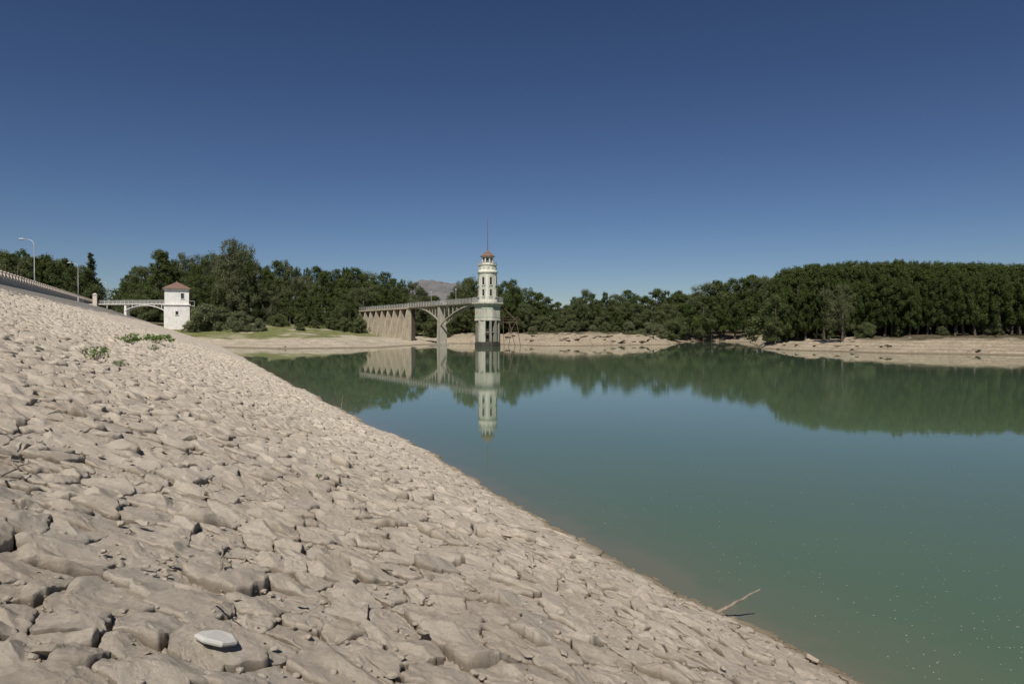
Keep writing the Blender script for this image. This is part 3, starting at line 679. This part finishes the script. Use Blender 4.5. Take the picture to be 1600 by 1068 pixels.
def halfarch(s0,s1,z0,z1,side):
    m=MB(); n=16
    def q(t): return s0+(s1-s0)*t, z0+(z1-z0)*(math.sin(t*math.pi/2)**.85 if t>0 else 0)
    for i in range(n):
        a,b=q(i/n),q((i+1)/n); th=.24
        lo,hi=(a,b) if a[0]<b[0] else (b,a)
        m.hexa([(lo[0],side,lo[1]-th),(hi[0],side,hi[1]-th),(hi[0],side+.3,hi[1]-th),(lo[0],side+.3,lo[1]-th)],[(lo[0],side,lo[1]),(hi[0],side,hi[1]),(hi[0],side+.3,hi[1]),(lo[0],side+.3,lo[1])])
        if i%2==1 and b[1]<DZ-.45: m.box(b[0]-.08,b[0]+.08,side+.05,side+.25,b[1]-.1,DZ-.24)
    m.build('arch',M['conc'],br)
for sd_ in(-.8,.5): halfarch(PZ-.6,4.,4.6,DZ-.26,sd_); halfarch(PZ+.6,LW-4,5.8,DZ-.26,sd_)
def railing(parent,s0,s1,o,z,mat_,step=1.4,h=1.0,name='railing',t=.03):
    m=MB(); n=int((s1-s0)/step)
    for i in range(n+1):
        s=s0+(s1-s0)*i/n; m.box(s-t,s+t,o-t,o+t,z,z+h)
    for zz in(z+h,z+h*.66,z+h*.33): m.box(s0,s1,o-t,o+t,zz-.025,zz+.025)
    m.build(name,mat_,parent)
railing(br,3,LW,-1.0,DZ+.03,M['paintw']);railing(br,3,LW,1.0,DZ+.03,M['paintw'])
for s in(12,24): 
    l=thing('lamp_post','slim lamp post on the access bridge '+('nearer the cream tower' if s==12 else 'nearer the buttressed wall'),'lamp',tuple(A0+dr*s+Vector((0,0,DZ))),yaw)
    m_=MB(); m_.tube([(0,.9,0),(0,.9,3.0)],[.05,.035],6); m_.build('pole',M['metal'],l); m_=MB(); m_.lathe([(.08,3.0),(.16,3.12),(.13,3.3),(.03,3.4)],8); o=m_.build('lamp_head',M['metal'],l); o.location=(0,.9,0)
bw=thing('buttress_wall','tan concrete causeway wall with a row of sloping buttresses left of the bridge','wall',(A0+dr*LW)[:],yaw)
WLn=LT-LW
m_=MB(); m_.box(0,WLn,-.9,.2,-1,DZ-.4); m_.build('wall_slab',M['tanshade'],bw)
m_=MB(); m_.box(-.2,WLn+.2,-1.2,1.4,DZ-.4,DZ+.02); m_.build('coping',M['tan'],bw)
nb=9
for i in range(nb):
    s=.02+(WLn-.65)*i/(nb-1); m_=MB()
    m_.hexa([(s,.21,-1),(s+.6,.21,-1),(s+.6,3.5,-1),(s,3.5,-1)],[(s,.21,DZ-.42),(s+.6,.21,DZ-.42),(s+.6,1.2,DZ-.42),(s,1.2,DZ-.42)])
    m_.build('buttress',M['tan'],bw)
railing(bw,0,WLn,1.1,DZ+.02,M['paintw'],1.6,.9);railing(bw,0,WLn,-1.1,DZ+.02,M['paintw'],1.6,.9)
# ------------------------------------------------------------ gatehouse, footbridge, parapet
CX,CY=-104.,172.; DZ2=10.0
gx,gy=at(277,170); gyaw=math.atan2(.425,.905)
gh=thing('gatehouse','small square white gatehouse with brown pyramid roof standing on the dam slope','building',(gx,gy,0),gyaw)
m_=MB(); m_.box(-2.85,2.85,-2.6,2.6,0,9.55); m_.build('lower_walls',M['white'],gh)
m_=MB(); m_.box(-3.1,3.1,-2.85,2.85,9.55,9.8); m_.build('floor_band',M['white'],gh)
m_=MB(); m_.box(-2.7,2.7,-2.45,2.45,9.8,13.4); m_.build('upper_walls',M['white'],gh)
m_=MB(); m_.box(-2.9,2.9,-2.65,2.65,13.4,13.6); m_.build('cornice',M['white'],gh)
m_=MB(); m_.hexa([(-3.3,-3.05,13.6),(3.3,-3.05,13.6),(3.3,3.05,13.6),(-3.3,3.05,13.6)],[(-.08,-.08,15.4),(.08,-.08,15.4),(.08,.08,15.4),(-.08,.08,15.4)]); m_.lathe([(.10,15.35),(.14,15.55),(.02,15.7)],8); m_.build('roof',M['tile'],gh)
def winrect(par,x0,x1,z0,z1,yf):
    fr=MB(); t=.1
    fr.box(x0-t,x0,yf-.08,yf,z0,z1);fr.box(x1,x1+t,yf-.08,yf,z0,z1);fr.box(x0-t,x1+t,yf-.08,yf,z1,z1+t);fr.box(x0-t-.06,x1+t+.06,yf-.16,yf,z0-t,z0)
    w_=fr.build('window',M['white'],par); g=MB(); g.box(x0,x1,yf-.02,yf+.05,z0,z1); g.build('pane',M['glass'],w_)
winrect(gh,.9,1.6,11.2,12.5,-2.45); winrect(gh,-.3,.3,7.2,8.1,-2.6)
m_=MB(); m_.box(-2.74,-2.7,-.5,.5,9.85,12.1); m_.build('door',M['dark'],gh)
m_=MB(); m_.box(2.85,4.0,-2.6,2.6,9.35,9.5)
for yy in(-2.55,0,2.55): m_.box(3.92,3.98,yy-.03,yy+.03,9.5,10.6)
m_.box(3.9,3.98,-2.6,2.6,10.56,10.64); m_.box(3.9,3.98,-2.6,2.6,10.1,10.16); m_.box(2.85,3.95,-2.6,-2.54,10.56,10.64); m_.build('balcony',M['paintw'],gh)
fv=Vector((gx-CX,gy-CY,0)); fl=fv.length-2.9; fyaw=math.atan2(fv.y,fv.x)
fb=thing('footbridge','short white footbridge with railings and a low arch between the dam crest and the gatehouse','bridge',(CX,CY,0),fyaw)
m_=MB(); m_.box(-4.5,fl,-.9,.9,DZ2-.18,DZ2); m_.build('deck',M['white'],fb)
n=16
a,b=fl*.42,fl
for side in(-.85,.7):
    m_=MB()
    for i in range(n):
        t0,t1=i/n,(i+1)/n; s0,s1=a+(b-a)*t0,a+(b-a)*t1
        z0=DZ2-.30-1.3*(2*t0-1)**2; z1=DZ2-.30-1.3*(2*t1-1)**2
        m_.hexa([(s0,side,z0-.15),(s1,side,z1-.15),(s1,side+.15,z1-.15),(s0,side+.15,z0-.15)],[(s0,side,z0),(s1,side,z1),(s1,side+.15,z1),(s0,side+.15,z0)])
        if i%3==0 and i: m_.box(s0-.05,s0+.05,side+.02,side+.13,z0-.05,DZ2-.18)
    m_.build('arch',M['white'],fb)
m_=MB(); m_.hexa([(a-.4,-.7,4),(a+.4,-.7,4),(a+.4,.7,4),(a-.4,.7,4)],[(a-.25,-.7,DZ2-.18),(a+.25,-.7,DZ2-.18),(a+.25,.7,DZ2-.18),(a-.25,.7,DZ2-.18)]); m_.build('pier',M['white'],fb)
railing(fb,0,fl,-.8,DZ2,M['paintw'],1.0,.85,t=.025); railing(fb,0,fl,.8,DZ2,M['paintw'],1.0,.85,t=.025)
def crest(y,off=0,dz=0):
    cz=float(crest_z(np.array([y]))[0]); x=XW-K*y-cz/SL - off/.905
    return Vector((x,y,cz+dz))
pw=thing('parapet_wall','long low stone parapet with regular pillars running along the dam crest','wall',(0,0,0))
Ys=np.arange(28,204,1.9)
b1=MB();b2=MB()
for a,b in zip(Ys[:-1],Ys[1:]):
    p,q=crest(a,.3),crest(b,.3); nn=Vector((-.905,-.425,0))*.18
    b1.hexa([p-nn-Vector((0,0,.6)),q-nn-Vector((0,0,.6)),q+nn-Vector((0,0,.6)),p+nn-Vector((0,0,.6))],[p-nn+Vector((0,0,.5)),q-nn+Vector((0,0,.5)),q+nn+Vector((0,0,.5)),p+nn+Vector((0,0,.5))])
    nn*=.7; u=Vector((0,0,.86)); w_=Vector((0,0,1.0))
    b2.hexa([p-nn+u,q-nn+u,q+nn+u,p+nn+u],[p-nn+w_,q-nn+w_,q+nn+w_,p+nn+w_])
b1.build('base_wall',M['brickp'],pw); b2.build('top_rail',M['brickp'],pw)
pm=MB(); pm.box(-.3,.3,-.3,.3,.48,1.18); pm.box(-.37,.37,-.37,.37,1.18,1.3); pme=pm.mesh('pillar')
for a in Ys:
    p=crest(a,.3); o=link('pillar',pme,M['brickp'],pw); o.location=p; o.rotation_euler=(0,0,gyaw)
gp=thing('gate_pillar','square tan gate pillar with a cap at the far end of the parapet','pillar',(CX-.2,CY-1.3,9.6),gyaw)
m_=MB(); m_.box(-.45,.45,-.45,.45,-1,2.6); m_.build('shaft',M['brickp'],gp); m_=MB(); m_.box(-.56,.56,-.56,.56,2.6,2.78); m_.hexa([(-.45,-.45,2.78),(.45,-.45,2.78),(.45,.45,2.78),(-.45,.45,2.78)],[(-.1,-.1,3.05),(.1,-.1,3.05),(.1,.1,3.05),(-.1,.1,3.05)]); m_.build('cap',M['cream'],gp)
rd=MB()
Yr=np.arange(-20,212,4.)
for a,b in zip(Yr[:-1],Yr[1:]):
    rd.add([crest(a,.6,.06),crest(b,.6,.06),crest(b,8,.06),crest(a,8,.06)],[(0,1,2,3)])
struct(rd.build('crest_road',M['asph']))
lp=None
for px,Yv,Hh,lab in((55,96,7.3,'nearest tall street lamp above the parapet, leftmost complete one in view'),(123,139,7.3,'second street lamp along the dam parapet, left of the pointed conifer'),(168,200,7.3,'third tall street lamp, just left of the footbridge'),(192,245,7.2,'small distant street lamp above the footbridge'),(-8,80,7.6,'street lamp at the left frame edge with only its head in view')):
    x,y=at(px,Yv); z=float(crest_z(np.array([min(y,163)]))[0])
    if lp is None:
        lp=thing('street_lamp',lab,'street lamp',(x,y,z),0,'street lamps along the dam crest')
        m_=MB(); pts=[(0,0,-.8),(0,0,3),(0,0,6.4)]+[(-.9+.9*math.cos(a),0,6.4+.85*math.sin(a)) for a in(.4,.8,1.2,1.57)]+[(-1.5,0,7.28)]
        m_.tube(pts,[.09,.075,.055,.05,.045,.04,.04,.04],8); k1=m_.build('pole',M['metal'],lp,True)
        m_=MB(); m_.tube([(-1.4,0,7.28),(-1.6,0,7.3),(-2.0,0,7.3),(-2.25,0,7.24)],[.05,.12,.13,.04],8); k2=m_.build('lamp_head',M['metal'],lp,True)
        m_=MB(); m_.lathe([(.16,-.6),(.16,.25),(.1,.35)],8); k3=m_.build('base_collar',M['metal'],lp)
        kids[lp.name]=[k1,k2,k3]
    else: dup(lp,(x,y,z),0,None,lab)
# ------------------------------------------------------------ loose stones
NQ=Vector((0,0,1)).rotation_difference(Vector((SL,SL*K,1)).normalized())
def slope_h(x,y):
    a,b=np.array([x]),np.array([y]); s,w=sw(a,b); return float(plane(a,b)[0]+undul(s,w)[0])+.026*min(1,max(.3,plane(x,y)/.6))
def rockmesh(seed,flat=.6):
    import bmesh
    r=random.Random(seed); bm=bmesh.new()
    for i in range(12):
        v=Vector((r.gauss(0,1),r.gauss(0,1),r.gauss(0,1))).normalized()
        bm.verts.new((v.x*r.uniform(.8,1.1),v.y*r.uniform(.65,.95),v.z*flat))
    bmesh.ops.convex_hull(bm,input=bm.verts)
    loose=[v for v in bm.verts if not v.link_faces]; bmesh.ops.delete(bm,geom=loose,context='VERTS')
    bmesh.ops.bevel(bm,geom=list(bm.edges),offset=.04,segments=2,affect='EDGES',profile=.6)
    bmesh.ops.triangulate(bm,faces=bm.faces); bmesh.ops.subdivide_edges(bm,edges=bm.edges,cuts=3,use_grid_fill=True)
    bmesh.ops.triangulate(bm,faces=bm.faces)
    co=np.array([v.co[:] for v in bm.verts]); n1=fbm(co[:,0]*2.6+co[:,2]*1.7+40,co[:,1]*2.6-co[:,2]+40,seed,6,.6)
    for v,k in zip(bm.verts,n1): v.co+=v.co.normalized()*k*.24
    me=bpy.data.meshes.new('stone'); bm.to_mesh(me); bm.free()
    for p in me.polygons: p.use_smooth=True
    return me
RM=[rockmesh(s,.40+.03*(s%5)) for s in range(9)]
GM=[m.copy() for m in RM]
def stone(px,py,wpx,mi,label,mt,group=None,tilt=.2,name='loose_stone',lift=.12,flat=1.,rz=None):
    x,y=on_slope(px,py)[:2]; r=wpx/F*math.hypot(y,x)/2
    me=RM[mi%9] if mt is M['loose'] else GM[mi%9]
    o=link(name,me,mt); o.scale=(r,r*random.uniform(.75,1),r*random.uniform(.7,1.05)*flat)
    z=slope_h(x,y)+r*lift; o.location=(x,y,z)
    o.rotation_euler=(NQ @ Euler((random.uniform(-tilt,tilt),random.uniform(-tilt,tilt),random.random()*6.28 if rz is None else rz)).to_quaternion()).to_euler()
    tag(o,label,'stone',group); return o
for i in range(34):
    px=random.uniform(-40,1300); py=random.uniform(600,1075)
    lim=np.interp(px,[0,400,500,620,750,900,1100,1370],[500,585,640,705,775,858,965,1075])
    if py<lim+12: continue
    x,y,z=on_slope(px,py); d=math.hypot(x,y); wpx=random.uniform(.05,.12)/d*F
    stone(px,py,wpx,i,'mud-coated pale angular stone lying loose on top of the packed slope stones',M['loose'],'loose pale stones on the slope',lift=.0)
# the flat slate: a thin five-sided slab
def slate(px,py,wpx):
    x,y=on_slope(px,py)[:2]; r=wpx/F*math.hypot(y,x)/2
    pts=[(-1.,-.15),(-.55,-.62),(.35,-.7),(1.,-.2),(.75,.45),(-.1,.7),(-.8,.35)]
    m=MB(); n=len(pts); vs=[];
    for sc,z in((.94,-.10),(1.,.0),(.97,.10),(.86,.15)):
        for k,(a,b) in enumerate(pts): vs.append((a*sc,b*sc,z+.03*math.sin(k*1.7)))
    fs=[(q*n+i,q*n+(i+1)%n,(q+1)*n+(i+1)%n,(q+1)*n+i) for q in range(3) for i in range(n)]+[tuple(reversed(range(n))),tuple(3*n+i for i in range(n))]
    m.add(vs,fs); o=m.build('slate_stone',M['greystone']); o.scale=(r,r,r)
    o.location=(x,y,slope_h(x,y)+.035); o.rotation_euler=(NQ @ Euler((0.03,-.05,.3)).to_quaternion()).to_euler()
    tag(o,'flat light grey slate stone at the lower left, smooth and free of mud','stone')
slate(338,1020,60)
stone(795,842,36,4,'angular stone right of centre near the waterline, larger than its neighbours',M['loose'])
stone(1268,1028,26,3,'small stone at the waterline in the lower right',M['loose'])
stone(270,627,12,0,'small rounded pale stone alone high on the slope',M['loose'])
BM_=[m.copy() for m in RM]
for m_b in BM_: m_b.materials.clear()
for i in range(104):
    px=random.uniform(790,1050) if i<58 else (random.uniform(1210,1620) if i<84 else random.uniform(400,640))
    Yb=on_water(px,float(np.interp(px,[p[0] for p in shore_px],[p[1] for p in shore_px])))[1]
    x,y=at(px,Yb+random.uniform(1,13)); r=random.uniform(.35,1.2)*(1 if i<58 else (.5 if i<84 else .35))
    o=link('bank_boulder',BM_[i%9],M['bould'])
    o.scale=(r*1.5,r,r*.75); o.location=(x,y,zt(x,y)+r*.1); o.rotation_euler=(random.uniform(-.3,.3),random.uniform(-.3,.3),random.random()*3)
    wh='the middle rocky bank' if i<58 else ('the right bank below the pines' if i<84 else 'the sandy left shore below the meadow')
    tag(o,'tan brown boulder on '+wh,'boulder','boulders on '+wh)
# ------------------------------------------------------------ sticks and weeds
def stick(p0,p1,rise,r,label,forks=2,name='dry_stick',seed=0,bend=.12,base=None):
    rr=random.Random(seed); a=on_slope(*p0) if base is None else base; x0,y0=a[0],a[1]
    z0=max(slope_h(x0,y0),0)+.015 if rise is None else max(plane(x0,y0),0)-.03
    b=on_slope(*p1); 
    if rise is None: x1,y1=b[0],b[1]; z1=max(slope_h(x1,y1),-.02)+.03
    else:
        d=ray(*p1); t=math.hypot(x0,y0)/math.hypot(d[0],d[1]); x1,y1,z1=d[0]*t,d[1]*t,CAMH+d[2]*t
    A=Vector((0,0,0));B=Vector((x1-x0,y1-y0,z1-z0)); L=B.length; m=MB(); pts=[]
    for k in range(8):
        t=k/7; pts.append(A+B*t+Vector((rr.gauss(0,1),rr.gauss(0,1),abs(rr.gauss(0,1)))).normalized()*L*bend*math.sin(t*3.14)*.5)
    pts[-1]=B
    m.tube(pts,[r*(1-.6*k/7) for k in range(8)],7)
    for k in range(forks):
        q=pts[rr.randint(3,6)]; d=(B.normalized()+Vector((rr.gauss(0,.6),rr.gauss(0,.6),rr.uniform(0,.6)))).normalized()*L*rr.uniform(.15,.35)
        m.tube([q,q+d*.5+Vector((0,0,.01)),q+d],[r*.5,r*.35,r*.15],5)
    o=m.build(name,M['wood']); o.location=(x0,y0,z0); tag(o,label,'stick'); return o
x,y=on_water(1122,968); stick((1122,968),(1188,920),1,.021,'bare stick rising from the waterline at the lower right',0,seed=3,base=(x,y),bend=.05)
stick((345,895),(347,855),None,.008,'short straight dry stick lying on the slope, left foreground',0,seed=4,bend=.04)
stick((312,772),(362,792),None,.008,'thin dry twig lying in the left middle of the slope',1,seed=5)
stick((332,945),(362,970),None,.005,'thin pale twig between stones above the flat slate stone',1,seed=6)
stick((0,740),(45,722),None,.008,'dead twig at the left edge, nearest of the brushwood',2,seed=7)
stick((0,705),(50,728),None,.008,'dead twig at the left edge, lying across the brushwood',2,seed=8)
stick((5,690),(35,680),None,.008,'dead twig at the left edge, farthest of the brushwood',2,seed=9)
x,y=on_water(533,650); stick((533,640),(536,617),1,.014,'thin upright stick at the waterline far along the dam',0,seed=10)
stick((820,870),(838,886),None,.006,'small twig beside the larger angular stone near the waterline',1,seed=11)
def weed(px,py,wpx,hpx,label,seed):
    x,y,z=on_slope(px,py); s=math.hypot(x,y)/F; R=wpx*s/2; H=hpx*s; r=random.Random(seed)
    root=thing('weed_plant',label,'plant',(x,y,slope_h(x,y)-.02)); cl=[]; st_=MB()
    for k in range(16):
        a=r.random()*6.28; q=R*math.sqrt(r.random()); h=H*r.uniform(.3,.95)*(1-.4*q/R); c=(q*math.cos(a),q*math.sin(a)*1.0,h)
        cl.append((c,(R*.26,R*.26,H*.18),r.random())); st_.tube([(q*.15*math.cos(a),q*.15*math.sin(a),0),(c[0]*.6,c[1]*.6,h*.6),c],[.008,.006,.003],4)
    V=leaves([(tuple(np.array(c)/R),(rad[0]/R,rad[1]/R,rad[2]/R),t) for c,rad,t in cl],60,.09,seed,.5)
    co=np.empty(len(V.vertices)*3,dtype=np.float32); V.vertices.foreach_get('co',co); V.vertices.foreach_set('co',co*R)
    st_.build('stems',M['wood'],root); link('foliage',V,M['weed'],root)
weed(147,569,36,24,'bright green leafy weed clump, biggest one standing alone on the upper left slope',1)
weed(187,573,18,13,'small green weed right of the biggest lone clump',2)
weed(208,538,42,17,'wide low green weed patch higher on the slope below the grey stones',3)
weed(245,536,46,15,'flat green weed patch, rightmost of the upper weeds',4)
weed(240,550,16,10,'tiny green weed below the upper weed patches',5)
weed(497,748,12,8,'tiny green sprig low on the slope near the middle',6)
# ------------------------------------------------------------ light, sky, camera
sd=Vector((-.16,-.98,0)).normalized(); el=math.radians(51); sv=Vector((sd.x*math.cos(el),sd.y*math.cos(el),math.sin(el)))
L=bpy.data.lights.new('Sun','SUN'); L.energy=4.7; L.angle=math.radians(.5); L.color=(1,.95,.88); lo=bpy.data.objects.new('Sun',L); C.objects.link(lo); lo.rotation_euler=(-sv).to_track_quat('-Z','Y').to_euler()
W=bpy.data.worlds.new('World'); S.world=W; W.use_nodes=True; nt=W.node_tree; bg=nt.nodes['Background']
sk=nt.nodes.new('ShaderNodeTexSky'); sk.sky_type='NISHITA'; sk.sun_disc=False; sk.sun_elevation=el; sk.sun_rotation=math.atan2(sd.x,sd.y); sk.air_density=1.0; sk.dust_density=.25; sk.ozone_density=2.5; sk.altitude=900
ga=nt.nodes.new('ShaderNodeGamma'); ga.inputs['Gamma'].default_value=1.29
mu=nt.nodes.new('ShaderNodeVectorMath'); mu.operation='SCALE'; mu.inputs['Scale'].default_value=.07
m2=nt.nodes.new('ShaderNodeVectorMath'); m2.operation='MULTIPLY'; m2.inputs[1].default_value=(8.7,8.7,9.6)
nt.links.new(sk.outputs[0],mu.inputs[0]); nt.links.new(mu.outputs[0],ga.inputs['Color']); nt.links.new(ga.outputs[0],m2.inputs[0]); nt.links.new(m2.outputs[0],bg.inputs['Color'])
bg.inputs['Strength'].default_value=.1
cam=bpy.data.cameras.new('Camera'); cam.lens=24; cam.sensor_width=36; cam.clip_end=12000; cam.clip_start=.05
co=bpy.data.objects.new('Camera',cam); C.objects.link(co); co.location=(0,0,CAMH); co.rotation_euler=(math.pi/2-PITCH,0,0); S.camera=co
